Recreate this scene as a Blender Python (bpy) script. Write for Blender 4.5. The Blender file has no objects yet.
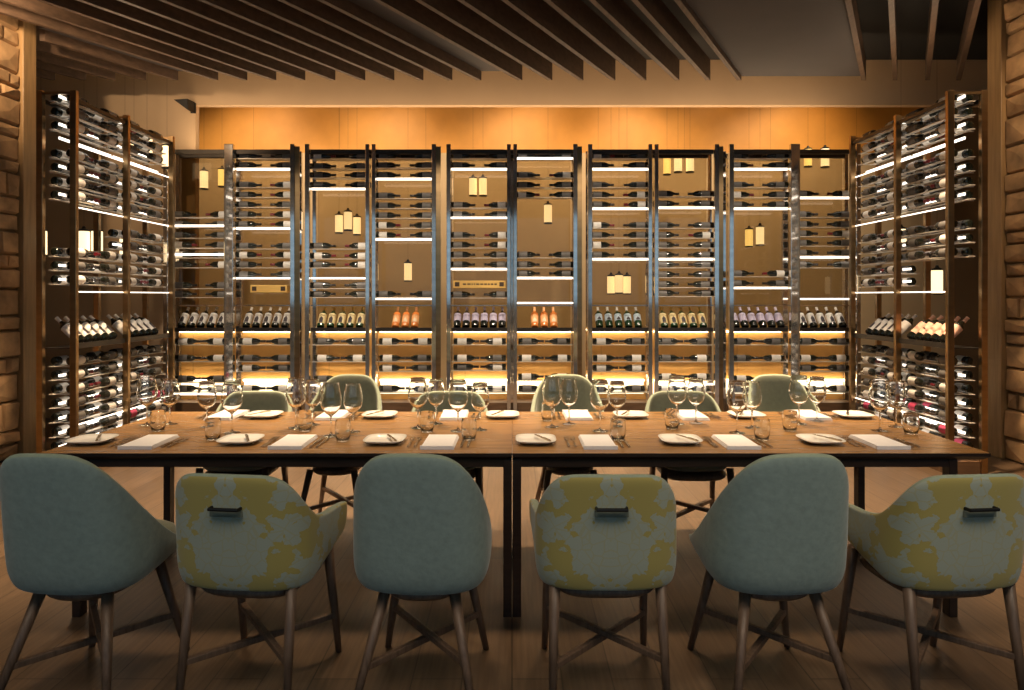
import bpy, math, random
from mathutils import Vector, Matrix
PI = math.pi
random.seed(7)
C = bpy.context.scene.collection
D = bpy.data
H = 1.46            # camera height
F = 24.0 / 36.0 * 1024.0
HZ = 296.0          # horizon row

# ------------------------------------------------------------------ mesh helpers
class MB:
    def __init__(s):
        s.v = []; s.f = []; s.m = []
    def add(s, vs, fs, mi=0, M=None):
        o = len(s.v)
        s.v += [tuple(M @ Vector(p)) if M is not None else tuple(p) for p in vs]
        s.f += [tuple(i + o for i in f) for f in fs]; s.m += [mi] * len(fs)
        return s
    def box(s, x0, x1, y0, y1, z0, z1, mi=0, M=None):
        vs = [(x0,y0,z0),(x1,y0,z0),(x1,y1,z0),(x0,y1,z0),(x0,y0,z1),(x1,y0,z1),(x1,y1,z1),(x0,y1,z1)]
        fs = [(0,3,2,1),(4,5,6,7),(0,1,5,4),(1,2,6,5),(2,3,7,6),(3,0,4,7)]
        return s.add(vs, fs, mi, M)
    def lathe(s, prof, n=16, mi=0, M=None, closed=True):
        vs = []; fs = []
        for r, z in prof:
            for k in range(n):
                a = 2*PI*k/n; vs.append((r*math.cos(a), r*math.sin(a), z))
        for i in range(len(prof)-1):
            for k in range(n):
                k2 = (k+1) % n
                fs.append((i*n+k, i*n+k2, (i+1)*n+k2, (i+1)*n+k))
        if closed:
            fs.append(tuple(range(n))[::-1]); fs.append(tuple((len(prof)-1)*n+k for k in range(n)))
        return s.add(vs, fs, mi, M)
    def tube(s, a, b, r0, r1=None, n=10, mi=0):
        a = Vector(a); b = Vector(b); r1 = r0 if r1 is None else r1
        d = b - a; L = d.length
        M = Matrix.Translation(a) @ d.to_track_quat('Z', 'Y').to_matrix().to_4x4()
        return s.lathe([(r0, 0), (r1, L)], n, mi, M)
    def path(s, pts, r, n=8, mi=0):
        pts = [Vector(p) for p in pts]; vs = []; fs = []
        for i, p in enumerate(pts):
            t = (pts[min(i+1, len(pts)-1)] - pts[max(i-1, 0)]).normalized()
            q = t.to_track_quat('Z', 'Y')
            for k in range(n):
                a = 2*PI*k/n; vs.append(p + q @ Vector((r*math.cos(a), r*math.sin(a), 0)))
        for i in range(len(pts)-1):
            for k in range(n):
                k2 = (k+1) % n; fs.append((i*n+k, i*n+k2, (i+1)*n+k2, (i+1)*n+k))
        fs.append(tuple(range(n))[::-1]); fs.append(tuple((len(pts)-1)*n+k for k in range(n)))
        return s.add(vs, fs, mi)
    def bar(s, a, b, w, h, mi=0):
        """rectangular bar from a to b, width w (horizontal), height h"""
        a = Vector(a); b = Vector(b); d = (b-a)
        t = d.normalized(); side = t.cross(Vector((0,0,1))).normalized()
        if side.length < .5: side = Vector((1,0,0))
        up = side.cross(t)
        vs = []
        for p in (a, b):
            for sx, sz in ((-1,-1),(1,-1),(1,1),(-1,1)):
                vs.append(p + side*(w/2*sx) + up*(h/2*sz))
        fs = [(0,1,2,3),(7,6,5,4),(0,4,5,1),(1,5,6,2),(2,6,7,3),(3,7,4,0)]
        return s.add(vs, fs, mi)
    def mesh(s, name, mats, smooth=False):
        me = D.meshes.new(name); me.from_pydata(s.v, [], s.f)
        for m in (mats if isinstance(mats, (list, tuple)) else [mats]): me.materials.append(m)
        me.polygons.foreach_set('material_index', s.m)
        if smooth: me.polygons.foreach_set('use_smooth', [True]*len(s.f))
        me.update(); return me
    def build(s, name, mats, parent=None, smooth=False, bevel=0, auto=None, loc=None):
        return link(name, s.mesh(name, mats, smooth), parent, bevel, auto, loc)

def link(name, me, parent=None, bevel=0, auto=None, loc=None):
    o = D.objects.new(name, me); C.objects.link(o)
    if parent is not None: o.parent = parent
    if loc is not None: o.location = loc
    if bevel:
        b = o.modifiers.new('bevel', 'BEVEL'); b.width = bevel; b.segments = 2; b.limit_method = 'ANGLE'
    return o

def tag(o, label, cat, group=None):
    o['label'] = label; o['category'] = cat
    if group: o['group'] = group
    return o
def empty(name, loc, rz=0, label=None, cat=None, group=None):
    o = D.objects.new(name, None); C.objects.link(o); o.location = loc; o.rotation_euler = (0,0,rz)
    o.empty_display_size = .1
    if label: tag(o, label, cat, group)
    return o
def struct(o):
    o['kind'] = 'structure'; return o
def copy_tree(o, parent=None):
    c = o.copy(); C.objects.link(c)
    if parent is not None: c.parent = parent
    for ch in list(o.children): copy_tree(ch, c)
    return c
ORD = ['first','second','third','fourth','fifth','sixth','seventh','eighth','ninth','tenth','eleventh','twelfth',
       'thirteenth','fourteenth','fifteenth','sixteenth','seventeenth','eighteenth','nineteenth','twentieth',
       'twenty-first','twenty-second','twenty-third','twenty-fourth','twenty-fifth','twenty-sixth']
def interp(tab, t):
    if t <= tab[0][0]: return tab[0][1]
    for (a, va), (b, vb) in zip(tab, tab[1:]):
        if t <= b:
            k = (t-a)/(b-a); return va + (vb-va)*k
    return tab[-1][1]

# ------------------------------------------------------------------ materials
def base_mat(name):
    m = D.materials.new(name); m.use_nodes = True
    nt = m.node_tree; nt.nodes.clear()
    out = nt.nodes.new('ShaderNodeOutputMaterial')
    p = nt.nodes.new('ShaderNodeBsdfPrincipled'); nt.links.new(p.outputs[0], out.inputs[0])
    return m, nt, p
def mat(name, col, rough=.5, metal=0, var=0, scale=20, bump=0, sheen=0, spec=None, coat=0, trans=0, stretch=(1,1,1)):
    m, nt, p = base_mat(name)
    p.inputs['Base Color'].default_value = (*col, 1); p.inputs['Roughness'].default_value = rough; p.inputs['Metallic'].default_value = metal
    if sheen:
        p.inputs['Sheen Weight'].default_value = sheen; p.inputs['Sheen Roughness'].default_value = .4
    if spec is not None: p.inputs['Specular IOR Level'].default_value = spec
    if coat: p.inputs['Coat Weight'].default_value = coat; p.inputs['Coat Roughness'].default_value = .08
    if trans: p.inputs['Transmission Weight'].default_value = trans
    if var or bump:
        tc = nt.nodes.new('ShaderNodeTexCoord'); mp = nt.nodes.new('ShaderNodeMapping'); mp.inputs['Scale'].default_value = stretch
        nz = nt.nodes.new('ShaderNodeTexNoise'); nz.inputs['Scale'].default_value = scale; nz.inputs['Detail'].default_value = 5
        nt.links.new(tc.outputs['Object'], mp.inputs[0]); nt.links.new(mp.outputs[0], nz.inputs['Vector'])
        if var:
            r = nt.nodes.new('ShaderNodeValToRGB')
            r.color_ramp.elements[0].position = .3; r.color_ramp.elements[1].position = .7
            r.color_ramp.elements[0].color = (*[c*(1-var) for c in col], 1); r.color_ramp.elements[1].color = (*[min(1, c*(1+var)) for c in col], 1)
            nt.links.new(nz.outputs['Fac'], r.inputs[0]); nt.links.new(r.outputs[0], p.inputs['Base Color'])
        if bump:
            b = nt.nodes.new('ShaderNodeBump'); b.inputs['Strength'].default_value = bump; b.inputs['Distance'].default_value = .01
            nt.links.new(nz.outputs['Fac'], b.inputs['Height']); nt.links.new(b.outputs[0], p.inputs['Normal'])
    return m
def emis(name, col, st):
    m, nt, p = base_mat(name)
    p.inputs['Base Color'].default_value = (*col, 1)
    p.inputs['Emission Color'].default_value = (*col, 1); p.inputs['Emission Strength'].default_value = st
    return m
def thin_glass(name, tint=(1,1,1), gloss=1.0, rough=0.0):
    m = D.materials.new(name); m.use_nodes = True; nt = m.node_tree; nt.nodes.clear()
    out = nt.nodes.new('ShaderNodeOutputMaterial'); mx = nt.nodes.new('ShaderNodeMixShader')
    tr = nt.nodes.new('ShaderNodeBsdfTransparent'); tr.inputs[0].default_value = (*tint, 1)
    gl = nt.nodes.new('ShaderNodeBsdfGlossy'); gl.inputs['Roughness'].default_value = rough
    lw = nt.nodes.new('ShaderNodeLayerWeight'); lw.inputs[0].default_value = .5
    pw = nt.nodes.new('ShaderNodeMath'); pw.operation = 'POWER'; pw.inputs[1].default_value = 3.2
    mu = nt.nodes.new('ShaderNodeMath'); mu.operation = 'MULTIPLY_ADD'; mu.use_clamp = True
    mu.inputs[1].default_value = .8*gloss; mu.inputs[2].default_value = .045*gloss
    nt.links.new(lw.outputs['Facing'], pw.inputs[0]); nt.links.new(pw.outputs[0], mu.inputs[0]); nt.links.new(mu.outputs[0], mx.inputs[0])
    nt.links.new(tr.outputs[0], mx.inputs[1]); nt.links.new(gl.outputs[0], mx.inputs[2]); nt.links.new(mx.outputs[0], out.inputs[0])
    return m
def plank_mat(name, c1, c2, length, width, along_y=True, rough=.4, mortar=.002, grain=.35, spec=.5):
    m, nt, p = base_mat(name); N = nt.nodes; L = nt.links
    p.inputs['Roughness'].default_value = rough; p.inputs['Specular IOR Level'].default_value = spec
    tc = N.new('ShaderNodeTexCoord'); mp = N.new('ShaderNodeMapping')
    if along_y: mp.inputs['Rotation'].default_value = (0, 0, PI/2)
    br = N.new('ShaderNodeTexBrick'); br.offset = .37; br.inputs['Scale'].default_value = 1
    br.inputs['Brick Width'].default_value = length; br.inputs['Row Height'].default_value = width
    br.inputs['Mortar Size'].default_value = mortar; br.inputs['Bias'].default_value = 0
    br.inputs['Color1'].default_value = (*c1, 1); br.inputs['Color2'].default_value = (*c2, 1)
    br.inputs['Mortar'].default_value = (*[c*.35 for c in c1], 1)
    L.new(tc.outputs['Object'], mp.inputs[0]); L.new(mp.outputs[0], br.inputs['Vector'])
    m2 = N.new('ShaderNodeMapping'); m2.inputs['Scale'].default_value = (1.2, 22, 1) if True else (1,1,1)
    nz = N.new('ShaderNodeTexNoise'); nz.inputs['Scale'].default_value = 3; nz.inputs['Detail'].default_value = 6
    L.new(mp.outputs[0], m2.inputs[0]); L.new(m2.outputs[0], nz.inputs['Vector'])
    mr = N.new('ShaderNodeMapRange'); mr.inputs['From Min'].default_value = .25; mr.inputs['From Max'].default_value = .75
    mr.inputs['To Min'].default_value = 1-grain; mr.inputs['To Max'].default_value = 1+grain
    L.new(nz.outputs['Fac'], mr.inputs['Value'])
    mx = N.new('ShaderNodeMix'); mx.data_type = 'RGBA'; mx.blend_type = 'MULTIPLY'; mx.inputs['Factor'].default_value = 1
    L.new(br.outputs['Color'], mx.inputs['A']); L.new(mr.outputs[0], mx.inputs['B']); L.new(mx.outputs['Result'], p.inputs['Base Color'])
    return m

M = {}
M['floor'] = plank_mat('floor_oak', (.135,.086,.05), (.10,.064,.037), 1.9, .19, True, .36, .003, .3)
M['table_top'] = plank_mat('table_walnut', (.32,.175,.066), (.27,.145,.054), 3.0, .14, False, .22, .0008, .3)
M['table_dark'] = mat('table_dark_wood', (.022,.012,.008), .4, var=.3, scale=8, stretch=(1,8,8))
M['chair_wood'] = mat('walnut_legs', (.15,.095,.062), .45, var=.3, scale=14, stretch=(6,6,.7))
M['chair_wood_dark'] = mat('dark_walnut_legs', (.05,.028,.018), .45, var=.3, scale=14, stretch=(6,6,.7))
M['slat'] = mat('slat_wood', (.085,.05,.03), .55, var=.3, scale=5, stretch=(5,.6,5))
M['panel_dark'] = mat('ceiling_dark_panel', (.042,.035,.036), .7, var=.1, scale=2)
M['ceiling'] = mat('black_ceiling', (.008,.007,.006), .9, var=.2, scale=2)
M['plaster'] = mat('tan_plaster', (.52,.36,.215), .85, var=.05, scale=1.5, bump=.05)
M['plaster_far'] = mat('beige_plaster', (.54,.44,.30), .85, var=.05, scale=1.5)
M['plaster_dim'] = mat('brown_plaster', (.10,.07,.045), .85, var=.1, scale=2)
M['steel'] = mat('polished_steel', (.70,.67,.62), .08, .88, var=.12, scale=3, stretch=(1,1,6))
M['bronze'] = mat('bronze_post', (.36,.24,.12), .28, 1, var=.15, scale=3, stretch=(1,1,6))
M['rail'] = mat('dark_rail', (.05,.042,.035), .35, .6, var=.2, scale=6)
M['shelf'] = mat('acrylic_shelf', (.82,.74,.62), .25, .2, var=.1, scale=9)
M['strip'] = emis('led_strip', (1, .9, .77), 2.4)
M['strip_low'] = emis('led_strip_low', (1, .80, .50), 11)
M['panel_glow'] = emis('light_panel_glow', (1, .90, .66), 1.5)
M['wood_back'] = plank_mat('lit_oak_boards', (.70,.40,.12), (.62,.34,.10), 1.5, .12, False, .5, .002, .18)
M['plinth'] = mat('plinth_wood', (.16,.085,.04), .5, var=.25, scale=6, stretch=(1,6,6))
M['bronze_glass'] = thin_glass('bronze_tinted_glass', (.76,.71,.60), .6)
M['glass'] = D.materials.new('clear_glass'); M['glass'].use_nodes = True
_nt = M['glass'].node_tree; _nt.nodes.clear(); _o = _nt.nodes.new('ShaderNodeOutputMaterial'); _g = _nt.nodes.new('ShaderNodeBsdfGlass')
_g.inputs['Color'].default_value = (.985,.99,.985,1); _g.inputs['Roughness'].default_value = 0; _g.inputs['IOR'].default_value = 1.5
_nt.links.new(_g.outputs[0], _o.inputs[0])
M['bottle'] = mat('dark_bottle_glass', (.010,.012,.008), .12, spec=.7)
M['bottle_green'] = mat('green_bottle_glass', (.012,.04,.014), .12, spec=.7)
M['bottle_orange'] = mat('amber_bottle_glass', (.86,.27,.06), .15, spec=.6)
M['foil'] = mat('black_foil', (.02,.014,.012), .3)
M['foil_red'] = mat('wine_red_foil', (.16,.012,.02), .35)
M['foil_gold'] = mat('gold_foil', (.62,.42,.12), .3, .8)
M['foil_white'] = mat('pale_foil', (.7,.66,.6), .4)
M['label'] = mat('white_label', (.8,.77,.72), .6, var=.06, scale=30)
M['label_grey'] = mat('grey_label', (.15,.14,.13), .6, var=.1, scale=30)
M['label_cream'] = mat('cream_label', (.80,.66,.36), .6, var=.08, scale=30)
M['label_lilac'] = mat('lilac_label', (.62,.56,.72), .6, var=.12, scale=25)
M['label_blue'] = mat('pale_blue_label', (.62,.74,.84), .6, var=.1, scale=25)
M['label_salmon'] = mat('salmon_label', (.84,.50,.36), .6, var=.08, scale=25)
M['label_pink'] = mat('crimson_label', (.55,.06,.14), .6)
M['label_orange'] = mat('orange_label', (.95,.48,.20), .6, var=.08, scale=25)
M['emblem'] = mat('label_emblem', (.05,.04,.045), .6)
M['emblem_pale'] = mat('label_emblem_pale', (.93,.72,.48), .6)
M['china'] = mat('white_china', (.80,.79,.75), .15, coat=.3)
M['linen'] = mat('white_linen', (.80,.79,.80), .9, var=.03, scale=60, bump=.15, sheen=.2)
M['silver'] = mat('cutlery_steel', (.46,.37,.25), .25, 1)
M['lamp'] = emis('lantern_glow', (1, .76, .44), 1.7)
M['lamp_y'] = emis('lantern_glow_yellow', (1, .72, .25), 1.2)
M['black_metal'] = mat('black_metal', (.02,.018,.016), .4, .5)
M['stone'] = mat('split_sandstone', (.42,.25,.115), .85, var=.45, scale=4.5, bump=.9)
M['trim_wood'] = mat('oak_trim', (.33,.20,.085), .5, var=.2, scale=5, stretch=(6,6,.6))
M['crate'] = mat('pine_crate', (.78,.50,.14), .55, var=.12, scale=6, stretch=(1,8,8))
M['ink'] = mat('dark_ink', (.06,.035,.02), .7)
M['seat_dark'] = mat('olive_seat', (.12,.13,.08), .85, sheen=.3, var=.1, scale=60)
M['sage'] = mat('sage_velvet', (.175,.19,.135), .8, sheen=.35, var=.08, scale=45, bump=.1)
M['rim'] = mat('pale_green_piping', (.34,.40,.29), .75, sheen=.3, var=.06, scale=60)
M['teal'] = mat('teal_velvet', (.29,.37,.33), .8, sheen=.4, var=.10, scale=40, bump=.12)

def damask():
    m, nt, p = base_mat('yellow_damask'); N = nt.nodes; L = nt.links
    p.inputs['Roughness'].default_value = .8; p.inputs['Sheen Weight'].default_value = .3
    tc = N.new('ShaderNodeTexCoord'); sp = N.new('ShaderNodeSeparateXYZ'); L.new(tc.outputs['Object'], sp.inputs[0])
    def mm(op, a, b=None, c=None, clamp=False):
        n = N.new('ShaderNodeMath'); n.operation = op; n.use_clamp = clamp
        for i, x in enumerate((a, b, c)):
            if x is None: continue
            if isinstance(x, (int, float)): n.inputs[i].default_value = x
            else: L.new(x, n.inputs[i])
        return n.outputs[0]
    x, y, z = sp.outputs
    u = mm('ADD', mm('ABSOLUTE', x), mm('MAXIMUM', mm('ADD', y, .16), 0))
    cv = N.new('ShaderNodeCombineXYZ'); L.new(u, cv.inputs[0]); L.new(z, cv.inputs[2])
    nz = N.new('ShaderNodeTexNoise'); nz.inputs['Scale'].default_value = 30; nz.inputs['Detail'].default_value = 4
    L.new(cv.outputs[0], nz.inputs['Vector'])
    nv = mm('SUBTRACT', nz.outputs['Fac'], .5)
    vo = N.new('ShaderNodeTexVoronoi'); vo.feature = 'DISTANCE_TO_EDGE'; vo.inputs['Scale'].default_value = 24
    L.new(cv.outputs[0], vo.inputs['Vector'])
    crack = mm('GREATER_THAN', vo.outputs['Distance'], .05)
    def medal(cu, cz, R, A, k, sq):
        du = mm('SUBTRACT', u, cu); dz = mm('SUBTRACT', z, cz)
        r = mm('SQRT', mm('ADD', mm('MULTIPLY', du, du), mm('MULTIPLY', mm('MULTIPLY', dz, dz), sq)))
        th = mm('ARCTAN2', dz, du)
        lob = mm('ABSOLUTE', mm('COSINE', mm('MULTIPLY', th, k)))
        RR = mm('ADD', mm('ADD', R, mm('MULTIPLY', lob, A)), mm('MULTIPLY', nv, .17))
        return mm('LESS_THAN', r, RR)
    a = medal(0, .60, .125, .035, 5, 1.0)
    b = medal(0, .765, .025, .035, 2.5, .6)
    c = medal(.235, .80, .05, .04, 2.5, 1)
    d = medal(.27, .47, .055, .045, 3, 1)
    e = medal(.43, .62, .06, .045, 3, .6)
    f = medal(0, .44, .035, .03, 3, 1)
    g = medal(.20, .66, .03, .035, 2.5, 1)
    t = mm('MAXIMUM', a, b)
    for o in (c, d, e, f, g): t = mm('MAXIMUM', t, o)
    t = mm('MULTIPLY', t, mm('ADD', mm('MULTIPLY', crack, .28), .72))
    mx = N.new('ShaderNodeMix'); mx.data_type = 'RGBA'; L.new(t, mx.inputs['Factor'])
    mx.inputs['A'].default_value = (.44,.36,.10,1); mx.inputs['B'].default_value = (.40,.44,.35,1)
    L.new(mx.outputs['Result'], p.inputs['Base Color'])
    b_ = N.new('ShaderNodeBump'); b_.inputs['Strength'].default_value = .15; b_.inputs['Distance'].default_value = .004
    L.new(t, b_.inputs['Height']); L.new(b_.outputs[0], p.inputs['Normal'])
    return m
M['damask'] = damask()

# ------------------------------------------------------------------ the setting
XW = 6.6
struct(MB().box(-XW, XW, -2.2, 10.6, -.1, 0).build('floor', M['floor']))
struct(MB().box(-XW, XW, -2.2, 8.15, 4.28, 4.40).build('ceiling', M['ceiling']))
struct(MB().box(-XW, XW, 8.25, 10.6, 4.75, 4.85).build('ceiling_far', M['plaster_dim']))
# back wall: tan plaster piece on the left and bulkhead over the opening
w = MB(); w.box(-XW, -3.78, 8.15, 8.25, 0, 4.9); w.box(-3.78, XW, 8.15, 8.25, 3.74, 4.9)
struct(w.build('wall_back', M['plaster']))
struct(MB().box(-XW, XW, 10.3, 10.4, 3.62, 4.75).build('wall_far', plank_mat('orange_wood_panels', (.62,.315,.068), (.57,.28,.058), 1.3, 2.6, False, .5, .002, .10)))
struct(MB().box(-XW, XW, 10.3, 10.4, 0, 3.62).build('wall_far_lower', M['plaster_far']))
struct(MB().box(-XW-.1, -XW, -2.2, 10.6, 0, 4.9).build('wall_left', M['plaster_dim']))
struct(MB().box(XW, XW+.1, -2.2, 10.6, 0, 4.9).build('wall_right', M['plaster_dim']))
# window wall behind the camera
w = MB(); w.box(-XW, XW, -2.3, -2.2, 0, 1.2); w.box(-XW, XW, -2.3, -2.2, 3.65, 4.4)
for x in (-6.4, 6.4): w.box(x-.25, x+.25, -2.3, -2.2, 1.2, 3.65)
struct(w.build('wall_front', M['plaster_dim']))
wi = MB()
for k in range(7):
    x = -6.1 + k*12.2/6; wi.box(x-.05, x+.05, -2.31, -2.19, 1.2, 3.65)
wi.box(-6.1, 6.1, -2.31, -2.19, 1.2, 1.28); wi.box(-6.1, 6.1, -2.31, -2.19, 3.57, 3.65)
struct(wi.build('window_1', M['black_metal']))

# stone piers at both sides: coursed split blocks, oak trim on their ends
def pier(name, sgn, y1):
    rnd = random.Random(3 if sgn < 0 else 5)
    b = MB(); xin = 4.445 if sgn < 0 else 4.40
    z = 0
    while z < 4.27:
        h = min(rnd.uniform(.10, .26), 4.27 - z)
        if 4.27-z-h < .06: h = 4.27-z
        y = 4.2
        while y < y1:
            l = rnd.uniform(.25, .6)
            if y1-y-l < .12: l = y1-y
            xi = xin + rnd.uniform(0, .03)
            # chamfered, slightly uneven block face
            j = lambda: rnd.uniform(-.008, .008)
            a = .018
            vs = [(xi+.05,y,z),(xi+.05,y+l,z),(xi+.05,y+l,z+h),(xi+.05,y,z+h)]
            my, mz = y+l*rnd.uniform(.35,.65), z+h*rnd.uniform(.35,.65)
            vs += [(xi+j(),y+a,z+a),(xi+j(),y+l-a,z+a),(xi+j(),y+l-a,z+h-a),(xi+j(),y+a,z+h-a),(xi-.018+j(),my,mz)]
            vs = [(sgn*q[0], q[1], q[2]) for q in vs]
            fs = [(0,1,5,4),(1,2,6,5),(2,3,7,6),(3,0,4,7),(4,5,8),(5,6,8),(6,7,8),(7,4,8)]
            if sgn > 0: fs = [f[::-1] for f in fs]
            b.add(vs, fs)
            y += l
        z += h
    x0, x1 = sorted((sgn*(xin+.10), sgn*(xin+.9)))
    b.box(x0, x1, 4.2, y1, 0, 4.28)
    struct(b.build(name, M['stone']))
pier('wall_side_left', -1, 6.19)
pier('wall_side_right', 1, 6.12)
struct(MB().box(-5.35, -4.43, 6.19, 6.36, 0, 4.28).build('trim_1', M['trim_wood'], bevel=.006))
struct(MB().box(4.385, 5.32, 6.12, 6.30, 0, 4.28).build('trim_2', M['trim_wood'], bevel=.006))

# ceiling slats, running obliquely (30 degrees)
ends = [22,53,84,113,144,176,216,245,274,303,333,363,392,421,450,479,520,550,581,613,644,677,708,739,863.6,895,927.5,958.6]
SL = .577
def clip_y(x0, lo=1.5):
    y = 7.5
    while y > lo:
        x = x0 - SL*(7.5-y)
        if x < -6.5: break
        if y < 6.45 and x < -4.36: break
        y -= .01
    return y
tn = 3
for px in ends:
    x0 = (px-512)/91.0
    y0 = clip_y(x0); xa = x0 - SL*(7.5-y0)
    if 7.5 - y0 < .15: continue
    hw = .026
    vs = []
    for (x, y) in ((xa, y0), (x0, 7.5)):
        for dx, z in ((-hw,3.83),(hw,3.83),(hw,4.06),(-hw,4.06)): vs.append((x+dx, y, z))
    fs = [(0,1,2,3),(7,6,5,4),(0,4,5,1),(1,5,6,2),(2,6,7,3),(3,7,4,0)]
    struct(MB().add(vs, fs).build('trim_%d' % tn, M['slat'])); tn += 1
for (pa, pb, zz) in ((739, 863.6, 3.875), (479, 520, 3.93), (176, 216, 3.93)):
    xa, xb = (pa-512)/91+.03, (pb-512)/91-.03
    y0 = clip_y(xa); dx = -SL*(7.5-y0)
    vs = [(xa+dx,y0,zz),(xb+dx,y0,zz),(xb,7.5,zz),(xa,7.5,zz),(xa+dx,y0,zz+.06),(xb+dx,y0,zz+.06),(xb,7.5,zz+.06),(xa,7.5,zz+.06)]
    fs = [(0,3,2,1),(4,5,6,7),(0,1,5,4),(1,2,6,5),(2,3,7,6),(3,0,4,7)]
    struct(MB().add(vs, fs).build('trim_%d' % tn, M['panel_dark'])); tn += 1

# small wall spotlight on the corner of the bulkhead
r = empty('wall_spotlight', (-3.80, 8.15, 3.70), 0, 'small dark wedge-shaped spotlight on the tan wall corner above the wine racks', 'spotlight')
MB().box(-.03, .03, -.02, 0, -.06, .06).build('mount', M['black_metal'], r)
b = MB(); b.add([(-.16,-.16,.06),(.0,-.16,.07),(.02,-.02,.07),(-.02,-.02,.07),(-.04,-.14,-.03),(.0,-.14,-.06),(.02,-.02,-.06),(-.02,-.02,-.05)],
    [(0,3,2,1),(4,5,6,7),(0,1,5,4),(1,2,6,5),(2,3,7,6),(3,0,4,7)])
b.build('head', M['black_metal'], r)

# ------------------------------------------------------------------ wine bottles: prototypes
BL, BR = .295, .0365
def bottle_profile():
    return [(.026,0),(BR-.004,.002),(BR,.008),(BR,.185),(.034,.200),(.026,.218),(.0165,.234),(.0135,.245),(.0130,.290),(.0145,.291),(.0145,BL-.001),(.012,BL)]
BOT = {}
def bottle_proto(key, glass, label, foil, lab0, lab1, emblem=None):
    n = 14
    g = 1.17 if emblem or key in ('lilac', 'salmon') else 1.0
    body = MB().lathe([(r*(g if z < .215 else 1), z) for r, z in bottle_profile()], n).mesh('wine_bottle', glass, True)
    lab = MB().lathe([(BR*g+.0012, lab0), (BR*g+.0012, lab1)], n, closed=False)
    ms = [label]
    if emblem:
        ms.append(emblem)
        # arched dark emblem patch on the label's front, standing a hair proud
        vs = []; fs = []
        k = 8
        for i in range(k+1):
            a = -PI/2 + (i/k-.5)*1.0
            top = lab1-.045 - .03*abs(i/k-.5)*2
            for z in (lab0+.004, top): vs.append(((BR*g+.002)*math.cos(a), (BR*g+.002)*math.sin(a), z))
        for i in range(k): fs.append((2*i, 2*i+2, 2*i+3, 2*i+1))
        lab.add(vs, fs, 1)
    BOT[key] = (body, lab.mesh('label', ms, True),
                MB().lathe([(.0155,.243),(.0148,.25),(.0145,.288),(.0158,.289),(.0158,BL+.0005),(.011,BL+.001)], 12).mesh('foil', foil, True))
bottle_proto('dark', M['bottle'], M['label_grey'], M['foil'], .05, .15)
bottle_proto('pale', M['bottle'], M['label'], M['foil'], .045, .15)
bottle_proto('red', M['bottle'], M['label'], M['foil_red'], .05, .14)
bottle_proto('pink', M['bottle'], M['label_pink'], M['foil'], .05, .15)
bottle_proto('white', M['bottle'], M['label'], M['foil_white'], .045, .184, M['emblem'])
bottle_proto('cream', M['bottle_green'], M['label_cream'], M['foil_gold'], .04, .18, M['emblem'])
bottle_proto('lilac', M['bottle'], M['label_lilac'], M['label_lilac'], .075, .185)
bottle_proto('blue', M['bottle_green'], M['label_blue'], M['foil_white'], .08, .175, M['emblem'])
bottle_proto('orange', M['bottle_orange'], M['label_orange'], M['label_orange'], .05, .16, M['emblem_pale'])
bottle_proto('salmon', M['bottle'], M['label_salmon'], M['label_salmon'], .05, .18)
bottle_proto('gold', M['bottle_green'], M['label_cream'], M['foil_gold'], .06, .14)

cands = []   # (priority, key, location, rotation matrix, label, group)
def px_of(p):
    return (512 + p[0]*F/p[1], HZ + (H-p[2])*F/p[1], F/p[1])
def area_of(Mx):
    xs = []; ys = []
    for x in (-BR, BR):
        for y in (-BR, BR):
            for z in (0, BL):
                q = px_of(Mx @ Vector((x, y, z))); xs.append(q[0]); ys.append(q[1])
    return (max(xs)-min(xs))*(max(ys)-min(ys)), sum(ys)/8
def add_bottle(key, loc, rot, label, group, prio=0, damp=1.0):
    Mx = Matrix.Translation(loc) @ rot
    a, yy = area_of(Mx)
    if prio < 1 and yy > 408: damp *= .1
    cands.append((prio*1e6 + a*damp, key, Mx, label, group))
RX = lambda d: Matrix.Rotation(math.radians(d), 4, 'X')
RY = lambda d: Matrix.Rotation(math.radians(d), 4, 'Y')
RZm = lambda d: Matrix.Rotation(math.radians(d), 4, 'Z')

# ------------------------------------------------------------------ back wine wall: five rack units, two bays each
S8 = F/7.75
def zrow(y): return H + (HZ - y)/S8
rows = [
 [213,223,234,244,254,264,285,294, 342,359,380,390],
 [153.5,163,183,193,203,213,223,245,254,264,274, 342,359,369,390],
 [154,164,173,183,245,255,264,285,294, 342,359,380,390],
 [153.5,163,173,194,204,214,224,234,294, 342,359,369,390],
 [153.5,163,203.5,213,234,244,254,264,294.5, 342,359,368,390],
 [153.5,173,183,193,254,264,273, 342,359,378,390],
 [153.5,163,183,193,203,224,234,244,254, 342,359,369,390],
 [192,202,224,234,244,254,264,274,284,293, 342,359,378,390],
 [153.5,163,183,193,203,273,283, 342,359,380,390],
 [192,213,223,232.5,242,252,264, 342,359,369,390],
]
lit = [[254,204+21,395],[168,228,278],[188,278,385],[178,239,299],[168,217,269,385],[157,278,303],[168,208,259],[207,259,385],[168,208,288],[197,257,299]]
disp = ['white','white','cream','orange','lilac','orange','blue','cream','lilac','white']
dispname = {'white':'white-labelled','cream':'gold-labelled','orange':'bright orange','lilac':'lilac-labelled','blue':'pale-blue-labelled','salmon':'salmon-labelled','gold':'gold-necked green'}
BAYN = [ORD[i] for i in range(10)]
unit_words = ['far left back', 'left of centre back', 'central back', 'right of centre back', 'far right back']
unit_label = ['polished steel wine rack at left end of back wall, two white-labelled display rows',
              'polished steel wine rack left of centre on back wall, gold-labelled and orange display bottles',
              'polished steel wine rack in the centre of back wall, lilac-labelled and orange display bottles',
              'polished steel wine rack right of centre on back wall, pale blue and gold display labels',
              'polished steel wine rack at right end of back wall, lilac and white display labels']
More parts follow.
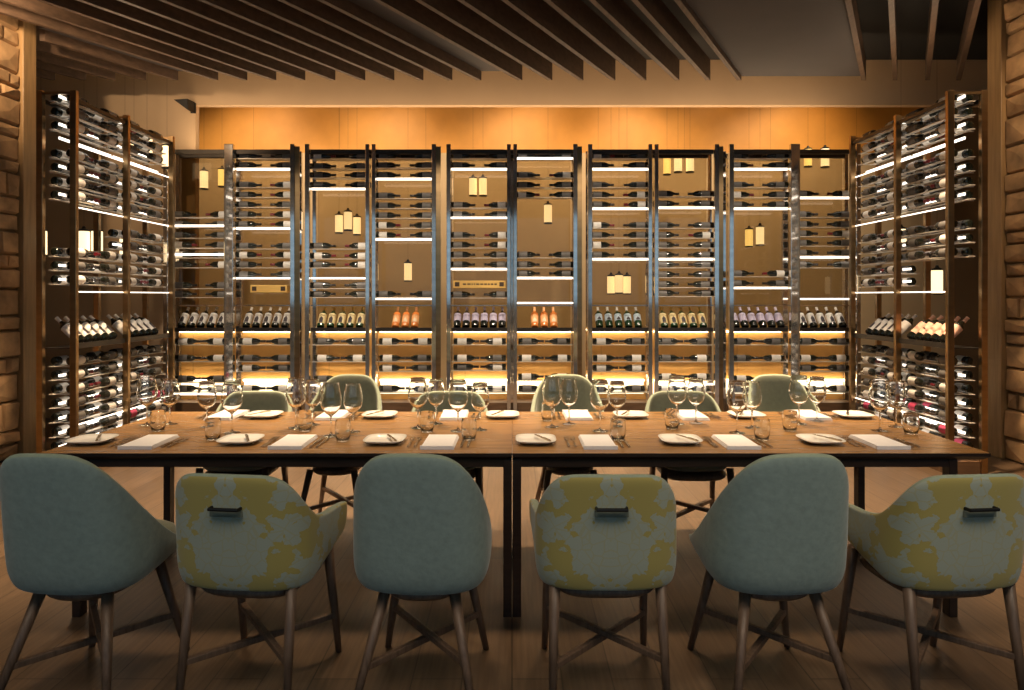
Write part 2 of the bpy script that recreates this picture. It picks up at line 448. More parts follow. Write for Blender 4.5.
for u in range(5):
    X0 = (u-2)*1.608
    R = empty('wine_rack', (X0, 7.75, 0), 0, unit_label[u], 'wine rack', 'racks of the back wine wall')
    wide_c = u in (0, 4)
    # front posts
    for sx in (-1, 1):
        MB().box(sx*.72-.025, sx*.72+.025, 0, .05, .0, zrow(144)).build('post', M['steel'], R, bevel=.004)
        MB().box(sx*.72-.02, sx*.72+.02, .28, .32, 0, zrow(146)).build('rear_post', M['steel'], R)
    if wide_c:
        MB().box(-.052, .052, -.01, .05, 0, zrow(144)).build('post', M['steel'], R, bevel=.006)
    else:
        for sx in (-1, 1):
            MB().box(sx*.036-.022, sx*.036+.022, 0, .05, 0, zrow(144)).build('post', M['steel'], R, bevel=.004)
    MB().box(-.03, .03, .28, .32, 0, zrow(146)).build('rear_post', M['steel'], R)
    zt = zrow(148.5)
    b = MB(); b.box(-.695, .695, .05, .075, zt-.05, zt); b.build('top_rail', M['rail'], R)
    MB().box(-.70, .70, .28, .31, zt-.05, zt).build('rear_rail', M['rail'], R)
    MB().box(-.695, .695, .055, .32, 0, .24).build('plinth', M['plinth'], R)
    MB().box(-.695, .695, .322, .33, zrow(330), zt).build('back_glass', M['bronze_glass'], R)
    MB().box(-.695, .695, .322, .345, .24, zrow(330)-.002).build('back_boards', M['wood_back'], R)
    # strip filling the joint to the next unit
    if u < 4:
        MB().box(.745, .747+.05, .02, .04, 0, zrow(146)).build('joint_strip', M['bronze'], R)
    for s in (0, 1):
        bi = u*2 + s; xb = (-1 if s == 0 else 1)*.374
        hw = .318
        for ri, y in enumerate(rows[bi]):
            z = zrow(y) - BR
            MB().box(xb-hw, xb+hw, .075, .205, z-.007, z-.0005).build('shelf', M['shelf'], R)
            low = y > 330
            gx = .018 if low else .066
            for q in (-1, 1):
                if low: key = random.choice(['dark', 'pale', 'pale', 'dark'])
                else: key = random.choice(['dark', 'dark', 'dark', 'red'])
                jit = random.uniform(-.004, .004)
                base_x = X0 + xb + q*(BL + gx - .012 + jit)
                rot = (RY(90) if q < 0 else RY(-90)) @ RZm(90 if q < 0 else -90)
                nm = 'dark wine bottle, %s of pair, %s shelf from top, %s back bay from left' % ('left' if q < 0 else 'right', ORD[ri], BAYN[bi])
                add_bottle(key, Vector((base_x, 7.75+.14, zrow(y))), rot, nm, 'bottles lying in the back wine wall')
        for y in lit[bi]:
            z = zrow(y)
            MB().box(xb-hw, xb+hw, .06, .10, z-.010, z+.009).build('light_strip', M['strip'], R)
        # display shelf: inclined rest with a lip, bottles tilted back
        z0 = zrow(331)
        b = MB(); b.box(xb-hw, xb+hw, .055, .075, z0-.01, z0+.035); b.box(xb-hw, xb+hw, .075, .28, z0-.01, z0)
        dsh = b.build('display_shelf', M['rail'], R)
        MB().box(xb-hw, xb+hw, .05, .056, zrow(306), zrow(305)).build('display_rod', M['steel'], R)
        n = 3 if disp[bi] == 'orange' else (6 if disp[bi] == 'lilac' else 5)
        for i in range(n):
            pitch = .112 if n == 5 else (.104 if n == 6 else .110)
            x = X0 + xb + (i-(n-1)/2)*pitch
            add_bottle(disp[bi], Vector((x, 7.75+.1095, z0+.036)), RX(-41),
                       '%s bottle on display shelf, %s from left, %s back bay from left' % (dispname[disp[bi]], ORD[i], BAYN[bi]),
                       'bottles on the display shelf', 1)
        MB().box(xb-hw, xb+hw, .305, .318, zrow(397.5), zrow(384.5)).build('light_panel', M['panel_glow'], R)
        # warm light under the shelf for the oak boards
        MB().box(xb-hw, xb+hw, .27, .29, z0-.03, z0-.012).build('light_strip', M['strip_low'], dsh)
        MB().box(xb-hw, xb+hw, .27, .29, zrow(384), zrow(384)+.02).build('light_strip', M['strip_low'], R)
# pine presentation box, plus a yellow box standing in for a lit bottle
def crate(xc, yc, w, label, marks):
    r = empty('wine_box', (xc, 7.75+.14, zrow(yc)-.05), 0, label, 'box')
    b = MB(); b.box(-w/2, w/2, -.06, .06, 0, .085); b.build('box_body', M['crate'], r, bevel=.003)
    b = MB()
    for sx in (-1, 1): b.box(sx*(w/2-.045)-.026, sx*(w/2-.045)+.026, -.0615, -.06, .018, .068)
    if marks:
        rr = random.Random(2)
        x = -w/2+.11
        while x < w/2-.12:
            l = rr.uniform(.012, .04); b.box(x, x+l, -.0615, -.06, .036, .052); x += l+.012
    b.build('printed_marks', M['ink'], r)
crate(-.374, 283.5, .60, 'yellow pine wine box with dark printed squares, in the fifth back bay from left', True)
crate(-3.216+.374+.05, 288, .42, 'small yellow box standing in for a lit lying bottle, second back bay from left', False)
# rack-wide plank under the crates
for xc, yc, w in ((-.374, 283.5, .64), (-3.216+.374, 288, .64)):
    pass

# ------------------------------------------------------------------ wings: side racks coming towards the camera
wing_rows = [153,163,173,193,203,213,223,244,254,264,274,284, 343,353,363,373,383.5,394,404]
wing_glint = [153,173,183,203,223,254,274,284,353,373,383.5,394,404]
wing_edge = [187.5,232,293,389]
def wing(sgn, side):
    R = empty('wine_rack', (sgn*3.675, 5.5, 0), 0, 'bronze-posted wine rack standing out from the back wall along the %s side' % side, 'wine rack', 'side wine racks')
    xi, xo = -.135*sgn, .135*sgn       # inner (room) side, outer side
    ys = [0.02, .77, 1.60]
    topz = 3.12
    for k, y in enumerate(ys):
        for xx in (xi, xo):
            MB().box(xx-.025, xx+.025, y-.02, y+.02, 0, topz).build('post', M['bronze'], R, bevel=.003)
    for xx in (xi, xo):
        MB().box(xx-.012, xx+.012, ys[0], ys[2], topz-.09, topz-.06).build('top_rail', M['rail'], R)
    for y in ys:
        MB().box(-.135, .135, y-.012, y+.012, topz-.03, topz-.01).build('cross_rail', M['bronze'], R)
    MB().box(-.12, .12, .02, 1.6, 0, .12).build('plinth', M['plinth'], R)
    for b_ in range(2):
        y0, y1 = ys[b_]+.02, ys[b_+1]-.02
        bn = ('near', 'far')[b_]
        skip = ((234, 260) if sgn < 0 else (270, 290)) if b_ == 0 else (0, 0)
        for ri, yp in enumerate(wing_rows):
            if skip[0] < yp < skip[1]: continue
            z = zrow(yp) - BR
            sb = MB()
            for dx in (xi*.47, xo*.47): sb.box(dx-.022, dx+.022, y0, y1, z-.006, z-.0005)
            for yy in (y0+.06, y1-.065): sb.box(-.115, .115, yy, yy+.006, z-.012, z-.006)
            sb.build('shelf', M['shelf'], R)
            for di, dx in enumerate((xi*.47, xo*.47)):
                for q in (0, 1):
                    key = random.choice(['dark', 'dark', 'pale', 'red']) if yp < 380 else random.choice(['pale', 'pink', 'dark', 'pale'])
                    mid = (y0+y1)/2
                    if q == 0: loc = (sgn*3.675+dx, 5.5+mid-BL-.025, zrow(yp)); rot = RX(-90)
                    else: loc = (sgn*3.675+dx, 5.5+mid+BL+.025, zrow(yp)); rot = RX(90)
                    nm = 'dark wine bottle, %s %s one, %s shelf from top, %s bay of %s side rack' % (('inner','outer')[di], ('nearer','farther')[q], ORD[ri], bn, side)
                    vis = 1.0 if di == 0 else (.9 if (b_ == 0 and q == 0) else .25)
                    add_bottle(key, Vector(loc), rot, nm, 'bottles lying in the side racks', 0, vis)
        for yp in wing_glint:
            if skip[0] < yp < skip[1]: continue
            z = zrow(yp)
            MB().box(-.006, .006, y0, y1, z-.010, z+.010).build('light_strip', M['strip'], R)  # glowing strip added between the bottles to give broken glints
        for yp in wing_edge:
            z = zrow(yp)
            MB().box(*sorted((xi*.86, xi*.80)), y0, y1, z-.005, z+.005).build('light_strip', M['strip'], R)
        # display row
        z0 = zrow(333)
        bb = MB(); bb.box(*sorted((xi*.99, xi*.93)), y0, y1, z0-.01, z0+.035); bb.box(*sorted((xi*.93, xo*.9)), y0, y1, z0-.01, z0)
        bb.build('display_shelf', M['rail'], R)
        n = 5
        key = 'white' if not (sgn > 0 and b_ == 0) else 'salmon'
        for i in range(n):
            y = (y0+y1)/2 + (i-(n-1)/2)*.115 + (.06 if b_ == 0 else 0)
            rot = RZm(90 if sgn > 0 else -90)            # bottle front (-Y) turns to the room side
            rot = RZm(-90*sgn) @ RX(-47)
            add_bottle(key, Vector((sgn*3.675 + xi*.50, 5.5+y, z0+.036)), rot,
                       '%s bottle on display shelf, %s from the %s, %s bay of %s side rack' % (dispname[key], ORD[i], 'front', bn, side),
                       'bottles on the display shelf', 1)
        if b_ == 0:
            for i in (0, 1):
                pass
    return R
wing(-1, 'left'); wing(1, 'right')

cands.sort(key=lambda c: -c[0])
stuff = {}
protos = {}
for n, (pr, key, Mx, label, group) in enumerate(cands):
    if n < 300:
        if key not in protos:
            body, lab, foil = BOT[key]
            o = D.objects.new('wine_bottle', body); C.objects.link(o)
            l_ = D.objects.new('label', lab); C.objects.link(l_); l_.parent = o
            f_ = D.objects.new('foil', foil); C.objects.link(f_); f_.parent = o
            protos[key] = o
        else:
            o = copy_tree(protos[key])
        o.matrix_world = Mx
        tag(o, label, 'bottle', group)
    else:
        stuff.setdefault(key, []).append(Mx)
# the many smaller bottles left over: one mesh
mats = []; sm = MB()
for key, ms in stuff.items():
    for me in BOT[key]:
        vs = [tuple(v.co) for v in me.vertices]
        fs = [tuple(p.vertices) for p in me.polygons]
        mis = [p.material_index for p in me.polygons]
        for m_ in me.materials:
            if m_ not in mats: mats.append(m_)
        idx = [mats.index(m_) for m_ in me.materials]
        for Mx in ms:
            o0 = len(sm.v)
            sm.v += [tuple(Mx @ Vector(p)) for p in vs]
            sm.f += [tuple(i+o0 for i in f) for f in fs]; sm.m += [idx[i] for i in mis]
if sm.v:
    o = sm.build('wine_bottle', mats, smooth=True)
    tag(o, 'the remaining dark wine bottles deeper in the racks and low behind the table', 'bottles'); o['kind'] = 'stuff'

# ------------------------------------------------------------------ pendant lanterns
def lantern_proto():
    r = empty('pendant_lantern', (0,0,0))
    MB().lathe([(.045,0),(.052,.004),(.052,.23),(.045,.236)], 16).build('shade', M['lamp'], r, smooth=False)
    MB().lathe([(.055,.232),(.055,.245),(.02,.262),(.012,.285)], 16).build('cap', M['black_metal'], r)
    MB().lathe([(.055,-.014),(.055,.002)], 16).build('base_ring', M['black_metal'], r)
    return r
PROTO = [None]
def clear_cord(r):
    for c in list(r.children):
        if c.name.startswith('cord'): D.objects.remove(c)
LN = [ # px, py centre, Y, ztop, label
 (204,180,9.2,'glowing pendant lantern behind the top of the first back bay from left'),
 (222,178,9.5,'yellowish pendant lantern beside the leftmost steel post, behind first back bay'),
 (339,224,9.2,'left lantern of the glowing trio behind the third back bay'),
 (348,221,9.0,'middle lantern of the glowing trio behind the third back bay'),
 (357,226,9.4,'right lantern of the glowing trio behind the third back bay'),
 (408,272,9.2,'glowing pendant lantern low behind fourth back bay, above the orange bottles'),
 (473,187,9.4,'left lantern of the close pair behind the fifth back bay'),
 (483,187,9.4,'right lantern of the close pair behind the fifth back bay'),
 (548,214,9.0,'single tall lantern hanging in the gap of the sixth back bay'),
 (611,285,9.3,'left lantern of the trio just above the pale-blue-labelled bottles'),
 (619,284,9.1,'middle lantern of the trio just above the pale-blue-labelled bottles'),
 (627,285,9.3,'right lantern of the trio just above the pale-blue-labelled bottles'),
 (667,166,9.6,'small yellowish lantern left of the bright pair atop the eighth back bay'),
 (678,163,9.0,'left lantern of the bright pair atop the eighth back bay'),
 (690,163,9.0,'right lantern of the bright pair atop the eighth back bay'),
 (749,238,9.5,'yellowish left lantern of the pair in the gap of ninth back bay'),
 (760,236,9.1,'brighter right lantern of the pair in the gap of ninth back bay'),
 (808,158,9.5,'yellowish lantern at the top of the last back bay on the right'),
 (825,158,9.0,'bright white lantern at the top of the last back bay on the right'),
 (84,243,6.9,'left lantern of the large pair seen through the left side rack'),
 (97,243,6.9,'right lantern of the large pair seen through the left side rack'),
 (41,243,6.7,'lantern between the stone pier and the left side rack'),
 (125,244,7.4,'smaller lantern behind middle post of the left side rack'),
 (134,146,7.35,'left lantern of the pair hanging high above the left side rack'),
 (147,146,7.35,'right lantern of the pair hanging high above the left side rack'),
 (167,157,7.6,'single lantern hanging high beside the far end of left side rack'),
 (937,282,6.9,'glowing lantern seen through the near bay of the right side rack'),
 (987,281,6.8,'lantern between the right side rack and the stone pier'),
 (901,240,7.5,'slim lantern seen behind the middle post of the right side rack'),
]
for (px, py, Y, lb) in LN:
    s = F/Y; x = (px-512)/s; z = H + (HZ-py)/s
    first = PROTO
    r = None
    if first[0] is None:
        proto = lantern_proto(); first[0] = proto; r = proto
    else:
        r = copy_tree(first[0]); clear_cord(r)
    sc = 1.0
    r.location = (x, Y, z-.115); ztop = 4.74 if Y > 8.3 else 4.27
    MB().tube((0,0,.28), (0,0,ztop-(z-.115)), .0012, n=6).build('cord', M['black_metal'], r)
    tag(r, lb, 'lantern', 'pendant lanterns')
    if 'yellow' in lb:
        for c in r.children:
            if c.name.startswith('shade'):
                c.data = c.data.copy(); c.data.materials[0] = M['lamp_y']

# ------------------------------------------------------------------ dining tables (two, butted end to end)
def table(x0, x1, label):
    R = empty('dining_table', ((x0+x1)/2, 3.635, 0), 0, label, 'table', 'the two joined dining tables')
    hx = (x1-x0)/2; hy = .555
    b = MB()
    a = .02
    vs = [(-hx,-hy,.75),(hx,-hy,.75),(hx,hy,.75),(-hx,hy,.75), (-hx,-hy,.735),(hx,-hy,.735),(hx,hy,.735),(-hx,hy,.735),
          (-hx+a,-hy+a,.718),(hx-a,-hy+a,.718),(hx-a,hy-a,.718),(-hx+a,hy-a,.718)]
    b.add(vs[:4], [(0,1,2,3)], 0)
    b.add(vs, [(4,5,1,0),(5,6,2,1),(6,7,3,2),(7,4,0,3),(8,9,5,4),(9,10,6,5),(10,11,7,6),(11,8,4,7),(11,10,9,8)], 1)
    b.build('tabletop', [M['table_top'], M['table_dark']], R)
    xl = -hx+.002 if x0 > -1 else -hx+.135
    xr = hx-.002 if x1 < 1 else hx-.135
    for lx0, lx1 in ((xl, xl+.038), (xr-.038, xr)):
        for ly0, ly1 in ((-hy+.02, -hy+.075), (hy-.275, hy-.22)):
            MB().box(lx0, lx1, ly0, ly1, 0, .7175).build('leg', M['table_dark'], R, bevel=.003)
    MB().box(xl+.038, xr-.038, -hy+.025, -hy+.05, .682, .7175).build('apron', M['table_dark'], R)
    MB().box(xl+.038, xr-.038, hy-.25, hy-.225, .682, .7175).build('apron', M['table_dark'], R)
    for lx in (xl+.007, xr-.032):
        MB().box(lx, lx+.025, -hy+.075, hy-.275, .682, .7175).build('apron', M['table_dark'], R)
table(-2.135, .0, 'long walnut dining table on the left, butted against the right-hand table')
table(.002, 2.16, 'long walnut dining table on the right, butted against the left-hand table')
TT = .75

# ------------------------------------------------------------------ chairs
def shell_mesh(kind):
    if kind == 'tall':
        a, n, yb, yc, yf, xf = .250, 3.2, -.225, -.04, .25, .215
        top = [(0,.932),(.14,.930),(.23,.915),(.31,.878),(.385,.81),(.50,.70),(.64,.600),(.80,.526),(1,.478)]
        bot = [(0,.41),(.4,.415),(.7,.430),(1,.448)]
        lean, tap = .075, .07
    else:
        a, n, yb, yc, yf, xf = .258, 3.3, -.235, -.08, .17, .276
        top = [(0,.85),(.22,.849),(.33,.838),(.40,.80),(.47,.735),(.56,.672),(.70,.648),(.88,.648),(1,.640)]
        bot = [(0,.425),(.5,.430),(.75,.465),(1,.525)]
        lean, tap = .05, .05
    half = []
    for i in range(13):
        th = PI/2*(1-i/12)
        half.append((a*max(0, math.cos(th))**(2/n), yc + (yb-yc)*math.sin(th)**(2/n)))
    half[0] = (0, yb)
    for i in range(1, 6):
        t = i/5; half.append((a + (xf-a)*t*t, yc + (yf-yc)*t))
    # resample by arc length
    L = [0]
    for p, q in zip(half, half[1:]): L.append(L[-1] + math.hypot(q[0]-p[0], q[1]-p[1]))
    NP = 15
    def at(s):
        s *= L[-1]
        for i in range(len(L)-1):
            if s <= L[i+1] + 1e-9:
                k = (s-L[i])/(L[i+1]-L[i]); return (half[i][0]+(half[i+1][0]-half[i][0])*k, half[i][1]+(half[i+1][1]-half[i][1])*k)
        return half[-1]
    sv = [i/(NP-1) for i in range(NP)]
    cols = [(-1, s) for s in reversed(sv[1:])] + [(1, s) for s in sv]
    levels = [('in', .15), ('in', .55), ('h', 0), ('h', .008), ('h', .025), ('h', .055), ('h', .09)] + [('v', k/6) for k in range(1, 7)]
    vs = []; fs = []
    for (sg, s) in cols:
        x, y = at(s); zt, zb = interp(top, s), interp(bot, s)
        span = zt - zb
        rb = min(.09, span*.8); ins = .16 if kind == 'tall' else .09
        base_h = min(.09, span*.5)
        for lv, k in levels:
            if lv == 'in':
                xx, yy, zz = x*(1-ins)*k, (y*(1-ins))*k + max(y, 0)*(1-k) , zb
                zz = zb - .004*(1-k)
            else:
                h = base_h*k/.09 if lv == 'h' else base_h + (span-base_h)*k
                zz = zb + h
                f = 1
                if h < rb: f = 1 - ins*(1 - math.sqrt(max(0, 1-(1-h/rb)**2)))
                xx, yy = x*f, (y*f if y < 0 else y)
                bk = max(0, min(1, -y/abs(yb)))
                up = max(0, (zz-.45)/.45)
                yy -= lean*up*bk
                xx *= 1 - tap*up*up
            vs.append((sg*xx, yy, zz))
    nl = len(levels)
    for i in range(len(cols)-1):
        for j in range(nl-1):
            fs.append((i*nl+j, (i+1)*nl+j, (i+1)*nl+j+1, i*nl+j+1))
    return vs, fs

def superpad(hx, y0, y1, z0, z1, n=3.2, seg=40):
    b = MB(); yc, hy = (y0+y1)/2, (y1-y0)/2
    prof = [(.0, z0), (.90, z0), (.97, z0+(z1-z0)*.25), (1.0, z0+(z1-z0)*.5), (.97, z1-(z1-z0)*.18), (.88, z1-.002), (.5, z1+.004), (0.0, z1+.006)]
    vs = []; fs = []
    for r, z in prof:
        for k in range(seg):
            a = 2*PI*k/seg; ca, sa = math.cos(a), math.sin(a)
            x = math.copysign(abs(ca)**(2/n), ca); y = math.copysign(abs(sa)**(2/n), sa)
            vs.append((x*r*hx, yc + y*r*hy, z))
    for i in range(len(prof)-1):
        for k in range(seg):
            k2 = (k+1) % seg; fs.append((i*seg+k, i*seg+k2, (i+1)*seg+k2, (i+1)*seg+k))
    return b.add(vs, fs)

def make_chair(kind):
    R = empty('dining_chair', (0,0,0))
    vs, fs = shell_mesh(kind)
    outer = M['teal'] if kind == 'tall' else M['damask']
    sh = MB().add(vs, fs).build('shell', [outer, M['sage'], M['rim']], R, smooth=True)
    so = sh.modifiers.new('solid', 'SOLIDIFY'); so.thickness = .034; so.offset = -1; so.use_even_offset = False
    so.material_offset = 1; so.material_offset_rim = 2; so.use_rim = True
    ss = sh.modifiers.new('sub', 'SUBSURF'); ss.levels = 2; ss.render_levels = 2
    wd = M['chair_wood']
    if kind == 'tall':
        superpad(.192, -.165, .315, .447, .528).build('seat', M['sage'], R, smooth=True)
        superpad(.150, -.165, .215, .372, .412, 2.6).build('under_frame', M['chair_wood'], R, smooth=True)
        legs = [((-.125,-.125,.40), (-.215,-.265,0)), ((.125,-.125,.40), (.215,-.265,0)),
                ((-.135,.17,.40), (-.205,.255,0)), ((.135,.17,.40), (.205,.255,0))]
    else:
        superpad(.203, -.185, .225, .448, .502).build('seat', M['sage'], R, smooth=True)
        superpad(.195, -.19, .20, .385, .427, 3.4).build('under_frame', M['chair_wood'], R, smooth=True)
        legs = [((-.188,-.168,.455), (-.20,-.235,0)), ((.188,-.168,.455), (.20,-.235,0)),
                ((-.192,.155,.455), (-.205,.235,0)), ((.192,.155,.455), (.205,.235,0))]
    for a, b in legs:
        MB().tube(a, b, .021, .0125, 12).build('leg', wd, R, smooth=True)
    z = .175
    def on(l):
        a, b = Vector(l[0]), Vector(l[1]); t = (a.z-z)/(a.z-b.z); return a + (b-a)*t
    for i, (p, q) in enumerate(((0, 3), (1, 2))):
        A, B = on(legs[p]), on(legs[q]); dz = Vector((0, 0, .011*(1 if i else -1)))
        MB().bar(A+dz, B+dz, .024, .022).build('stretcher', wd, R, bevel=.003)
    if kind == 'short':
        hb = MB(); y = -.262 - .02
        hb.path([(-.052, y+.022, .735), (-.052, y-.006, .735), (.052, y-.006, .735), (.052, y+.022, .735)], .0065)
        hd = hb.build('handle', M['black_metal'], sh, smooth=False)
        hd['label'] = 'dark metal pull handle'
        pl = MB().box(-.058, .058, y+.010, y+.022, .705, .726).build('handle_slot', M['sage'], sh)
    return R
protoT, protoS = make_chair('tall'), make_chair('short')
front = [('tall', -1.565, 2.58, -4, 'tall teal velvet chair at near side of table, farthest left beside stone pier'),
         ('short', -.945, 2.60, -7, 'low yellow damask armchair on near side, between the two leftmost teal chairs'),
         ('tall', -.325, 2.58, -3, 'tall teal velvet chair seen squarely from behind, left of the centre table leg'),
         ('short', .34, 2.60, 0, 'low yellow damask armchair with metal handle, right of the centre table leg'),
         ('tall', .955, 2.58, 3, 'tall teal velvet chair at near side, second from right, beside the cut-off damask armchair'),
         ('short', 1.575, 2.60, 5, 'low yellow damask armchair at the near right end, cut by the photo edge')]
back = [('short', -1.63, 4.14, 180, 'low sage armchair across the table, first at the far side from left'),
        ('tall', -1.09, 4.33, 178, 'tall sage chair across the table, leftmost of the three tall ones there'),
        ('short', -.39, 4.14, 181, 'low sage armchair across the table, left of centre behind wine glasses'),
        ('tall', .36, 4.33, 180, 'tall sage chair across the table, middle one of the three tall ones there'),
        ('short', 1.08, 4.14, 180, 'low sage armchair across the table, right of centre'),
        ('tall', 1.78, 4.33, 183, 'tall sage chair across the table, rightmost of the three tall ones there')]
used = set()
for kind, x, y, rz, lb in front + back:
    pr = protoT if kind == 'tall' else protoS
    if kind in used: o = copy_tree(pr)
    else: o = pr; used.add(kind)
    o.location = (x, y, 0); o.rotation_euler = (0, 0, math.radians(rz))
    tag(o, lb, 'chair', 'chairs along the near side' if rz < 90 else 'chairs along the far side')

# ------------------------------------------------------------------ tableware
def plate_proto():
    n = 4.0; seg = 40
    prof = [(0,.004),(.60,.004),(.72,.006),(.86,.012),(1.0,.020),(1.0,.0225),(.85,.0150),(.71,.0090),(.58,.0075),(0,.0075)]
    vs = []; fs = []
    for r, z in prof:
        for k in range(seg):
            a = 2*PI*k/seg; ca, sa = math.cos(a), math.sin(a)
            vs.append((math.copysign(abs(ca)**(2/n), ca)*r*.098, math.copysign(abs(sa)**(2/n), sa)*r*.098, z))
    for i in range(len(prof)-1):
        for k in range(seg):
            k2 = (k+1) % seg; f = (i*seg+k, i*seg+k2, (i+1)*seg+k2, (i+1)*seg+k); fs.append(f[::-1])
    b = MB().add(vs, fs)
    b.lathe([(.05,0),(.055,.004)], 24)
    return b.mesh('bread_plate', M['china'], True)
def napkin_mesh():
    b = MB()
    for k in range(3):
        o = k*.003
        hx, hy = .078-o, .135-o
        z0, z1 = .0005+k*.0055, .0055+k*.0055
        b.box(-hx, hx, -hy+.004, hy, z0, z1)
    b.box(-.0785, .0785, -.137, -.126, .0005, .0168)
    return b.mesh('napkin', M['linen'])
def knife_mesh(L=.22):
    b = MB(); h = L*.42
    b.bar((0,-L/2,.004), (0,-L/2+h,.005), .011, .007)
    vs = []; pts = [(-.006,0),(.007,0),(.0085,.04),(.007,.085),(.001,L-h),(-.006,L-h-.02)]
    for z in (.003, .0055): vs += [(x, -L/2+h+y, z) for x, y in pts]
    n = len(pts); fs = [tuple(range(n))[::-1], tuple(range(n, 2*n))] + [(i, (i+1)%n, n+(i+1)%n, n+i) for i in range(n)]
    b.add(vs, fs)
    return b.mesh('table_knife', M['silver'])
def fork_mesh(L=.2):
    b = MB()
    b.bar((0,-L/2,.003), (0,-L/2+.075,.004), .012, .004); b.bar((0,-L/2+.075,.004), (0,-L/2+.13,.010), .006, .004)
    b.bar((0,-L/2+.13,.010), (0,-L/2+.152,.008), .022, .003)
    for x in (-.009,-.003,.003,.009): b.bar((x,-L/2+.152,.008), (x,L/2,.010), .003, .0022)
    return b.mesh('fork', M['silver'])
def spoonless(): pass
def wineglass_mesh(sc=1.0):
    out = [(.001,.004),(.012,.006),(.036,.0015),(.037,.0),(.030,-.0)]
    prof = [(.0370,.0006),(.0365,.0022),(.020,.0045),(.006,.010),(.0040,.020),(.0036,.06),(.0042,.088),(.010,.096),(.024,.106),(.038,.122),(.0475,.145),(.0488,.165),(.0455,.195),(.0400,.222),(.0366,.2440),(.03645,.2447)]
    inn = [(.03575,.2447),(.0356,.2440),(.0392,.222),(.0447,.195),(.0480,.165),(.0467,.145),(.0372,.123),(.0235,.108),(.009,.0985),(.0005,.0975)]
    prof = [(.0005,.0006)] + prof + inn
    return MB().lathe([(r*sc, z*sc) for r, z in prof], 22, closed=False).mesh('wine_glass', M['glass'], True)
def tumbler_mesh():
    prof = [(.0005,.0006),(.028,.0006),(.031,.003),(.037,.03),(.039,.06),(.0375,.085),(.0347,.1050),(.0345,.1057),(.0338,.1057),(.0336,.1050),(.0366,.085),(.0378,.06),(.0355,.032),(.029,.010),(.0005,.009)]
    return MB().lathe(prof, 22, closed=False).mesh('water_tumbler', M['glass'], True)
me_plate, me_nap, me_knife, me_bk, me_fork = plate_proto(), napkin_mesh(), knife_mesh(), knife_mesh(.17), fork_mesh()
me_wg, me_wg2, me_tb = wineglass_mesh(1.1), wineglass_mesh(1.02), tumbler_mesh()
def put(name, me, x, y, z, rz, label, cat, group, tilt=None):
    o = D.objects.new(name, me); C.objects.link(o); o.location = (x, y, z); o.rotation_euler = tilt or (0, 0, math.radians(rz))
    return tag(o, label, cat, group)
FN = [-1.745, -1.05, -.345, .410, 1.075, 1.765]; FP = [-2.035, -1.315, -.615, .115, .815, 1.495]
BN = [-1.68, -1.05, -.34, .385, 1.05, 1.75]; BP = [-1.455, -.775, -.055, .695, 1.375, 2.0]
for i in range(6):
    for side in ('near', 'far'):
        st = '%s place setting from left on the %s side' % (ORD[i], side)
        if side == 'near':
            nx, px_, yy, d = FN[i], FP[i], 3.29, 1
        else:
            nx, px_, yy, d = BN[i], BP[i], 4.025, -1
        rz = 0 if d == 1 else 180
        jit = random.uniform(-3, 3)
        put('bread_plate', me_plate, px_, yy+.02*d, TT+.0005, rz+jit, 'white squarish bread plate, ' + st, 'plate', 'bread plates')
        put('butter_knife', me_bk, px_+.03*d, yy+.02*d, TT+.0205, rz+25*d+jit, 'small knife lying across the bread plate, ' + st, 'knife', 'butter knives')
        put('napkin', me_nap, nx, yy, TT, rz+jit*.6, 'folded white napkin, ' + st, 'napkin', 'napkins')
        for k, dx in enumerate((-.112, -.142)):
            if abs(nx+dx*d-px_) < .115+.012: dx = -.105 - .018*k
            put('fork', me_fork, nx+dx*d, yy+.01*d, TT+.0005, rz, '%s steel fork beside the napkin, %s' % (('inner','outer')[k], st), 'fork', 'forks')
        for k, dx in enumerate((.108, .138)):
            put('table_knife', me_knife, nx+dx*d, yy+.01*d, TT+.0005, rz, '%s steel knife beside the napkin, %s' % (('inner','outer')[k], st), 'knife', 'table knives')
# stemware: base points read off the table
def tp(px, py):
    s = (py-HZ)/(H-TT); return ((px-512)/s, F/s)
GL = [('near',0,(232,433),(207,427),(213,440)), ('near',1,(331,436),(353,432),(343,441)), ('near',2,(458,431),(480,430),(469,440)),
      ('near',3,(600,431),(617,427),(618,440)), ('near',4,(737,433),(752,428),(762,440)), ('near',5,(880,431),(896,427),(911,434)),
      ('far',0,(147,425),(170,424),(158,431)), ('far',1,(296,428),(313,425),(305,431)), ('far',2,(418,428),(436,424),(427,432)),
      ('far',3,(552,427),(569,424),(548,421)), ('far',4,(677,424),(696,423),(672,429)), ('far',5,(799,424),(817,421),(790,431))]
for side, i, a, b_, t in GL:
    st = '%s place setting from left on the %s side' % (ORD[i], side)
    for k, (q, me) in enumerate(((a, me_wg), (b_, me_wg2))):
        x, y = tp(*q)
        put('wine_glass', me, x, y, TT+.0002, 0, '%s clear wine glass, %s' % (('taller','shorter')[k], st), 'wine glass', 'wine glasses')
    x, y = tp(*t)
    put('water_tumbler', me_tb, x, y, TT+.0002, 0, 'clear water tumbler, ' + st, 'tumbler', 'tumblers')

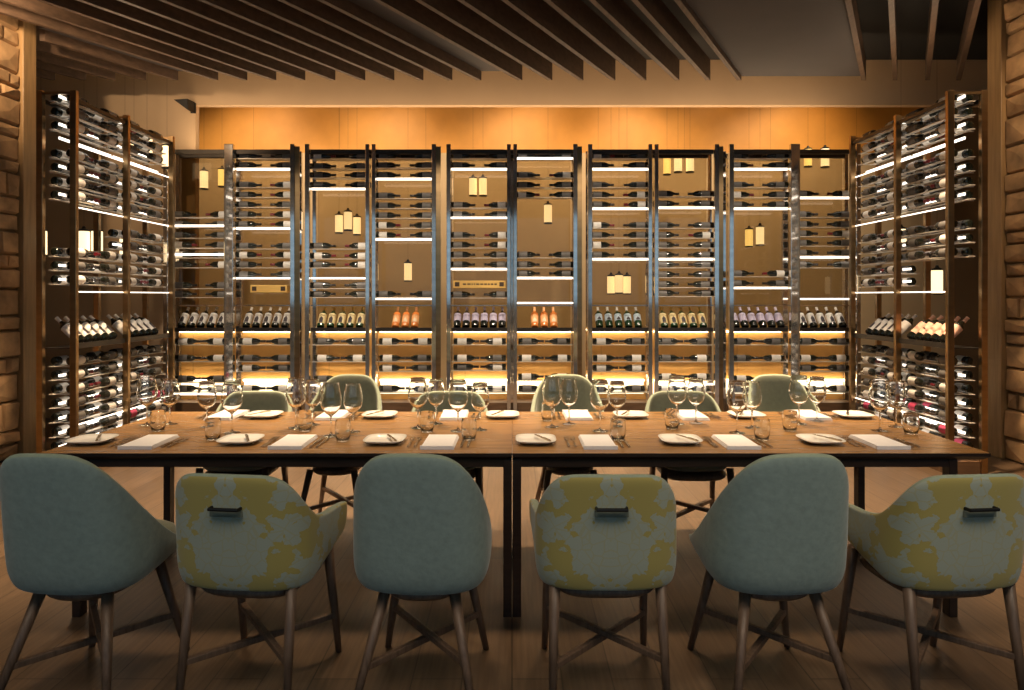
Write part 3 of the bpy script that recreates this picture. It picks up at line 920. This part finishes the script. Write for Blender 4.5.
# ------------------------------------------------------------------ lights
def area(name, loc, rot, size, energy, col, sy=None, spread=None):
    l = D.lights.new(name, 'AREA'); l.energy = energy; l.color = col; l.size = size
    if sy: l.shape = 'RECTANGLE'; l.size_y = sy
    if spread: l.spread = math.radians(spread)
    o = D.objects.new(name, l); C.objects.link(o); o.location = loc; o.rotation_euler = rot; return o
def spot(name, loc, target, energy, col, ang=60, blend=.6, rad=.06):
    l = D.lights.new(name, 'SPOT'); l.energy = energy; l.color = col; l.spot_size = math.radians(ang); l.spot_blend = blend; l.shadow_soft_size = rad
    o = D.objects.new(name, l); C.objects.link(o); o.location = loc
    o.rotation_euler = (Vector(target)-Vector(loc)).to_track_quat('-Z', 'Y').to_euler(); return o
WARM = (1, .72, .45); WARM2 = (1, .60, .26); NEUT = (1, .82, .62)
ZL = 3.76
for x in (-1.8, -.6, .6, 1.8):
    spot('table_downlight', (x, 3.6, ZL), (x, 3.65, .75), 250, WARM, 46, 1.0, .22)
for x in (-2.9, -1, 1, 2.9):
    spot('aisle_downlight', (x, 5.1, ZL), (x, 5.2, 0), 980, WARM, 75, .8, .06)
for x, e in ((-2.6, 60), (-.9, 85), (.9, 125), (2.6, 150)):
    spot('chair_fill', (x, .6, ZL), (x*.9, 2.6, .5), e, NEUT, 80, 1.0, .5)  # added fill spots that brighten and warm the chair backs
for x, e in ((-3.7, 66), (-1.7, 42), (.4, 64), (1.7, 60), (4.4, 62), (3.1, 30), (-2.7, 26), (-.7, 14)):
    spot('wall_washer', (x, 9.2, 4.7), (x, 10.3, 3.5), e, WARM2, 100, .9, .1)
area('uplight_fill', (0, 7.90, 3.17), (PI-math.radians(8), 0, 0), 7.6, 62, WARM, .10)  # added fill along the rack tops, lifts the bulkhead
for sx in (-1, 1):
    area('uplight_fill', (sx*3.67, 6.3, 3.14), (PI, math.radians(-12*sx), 0), .12, 9, WARM, 1.5)  # added fill from below for the slat undersides
for x in (-2.8, -1, 1, 2.8):
    spot('rack_light', (x, 5.2, ZL), (x, 7.8, 1.25), 330, NEUT, 55, .8, .05)
spot('pier_light', (-4.1, 4.9, 3.75), (-4.5, 6.0, 3.85), 170, WARM, 100, .8, .05)
spot('pier_light', (3.9, 4.9, 3.7), (4.5, 5.9, 2.4), 60, WARM, 100, .8, .05)
for x in (-4, -2, 0, 2, 4):
    spot('far_wall_fill', (x, 8.6, 4.7), (x, 10.3, 2.2), 230, WARM, 95, .9, .08)  # added fill spots that brighten the lower far wall

# daylight outside the windows behind the camera
wd = D.worlds.new('World'); bpy.context.scene.world = wd; wd.use_nodes = True
bg = wd.node_tree.nodes['Background']; bg.inputs[0].default_value = (.34, .57, .77, 1); bg.inputs[1].default_value = .72

# ------------------------------------------------------------------ camera and view
cam = D.cameras.new('Camera'); cam.lens = 24; cam.sensor_width = 36; cam.sensor_fit = 'HORIZONTAL'
cam.shift_y = -(345-HZ)/1024; cam.clip_end = 60
co = D.objects.new('Camera', cam); C.objects.link(co); co.location = (0, 0, H); co.rotation_euler = (PI/2, 0, 0)
sc = bpy.context.scene; sc.camera = co
sc.view_settings.view_transform = 'Standard'; sc.view_settings.look = 'None'
sc.view_settings.exposure = 0.0; sc.view_settings.gamma = 1; sc.view_settings.use_curve_mapping = False
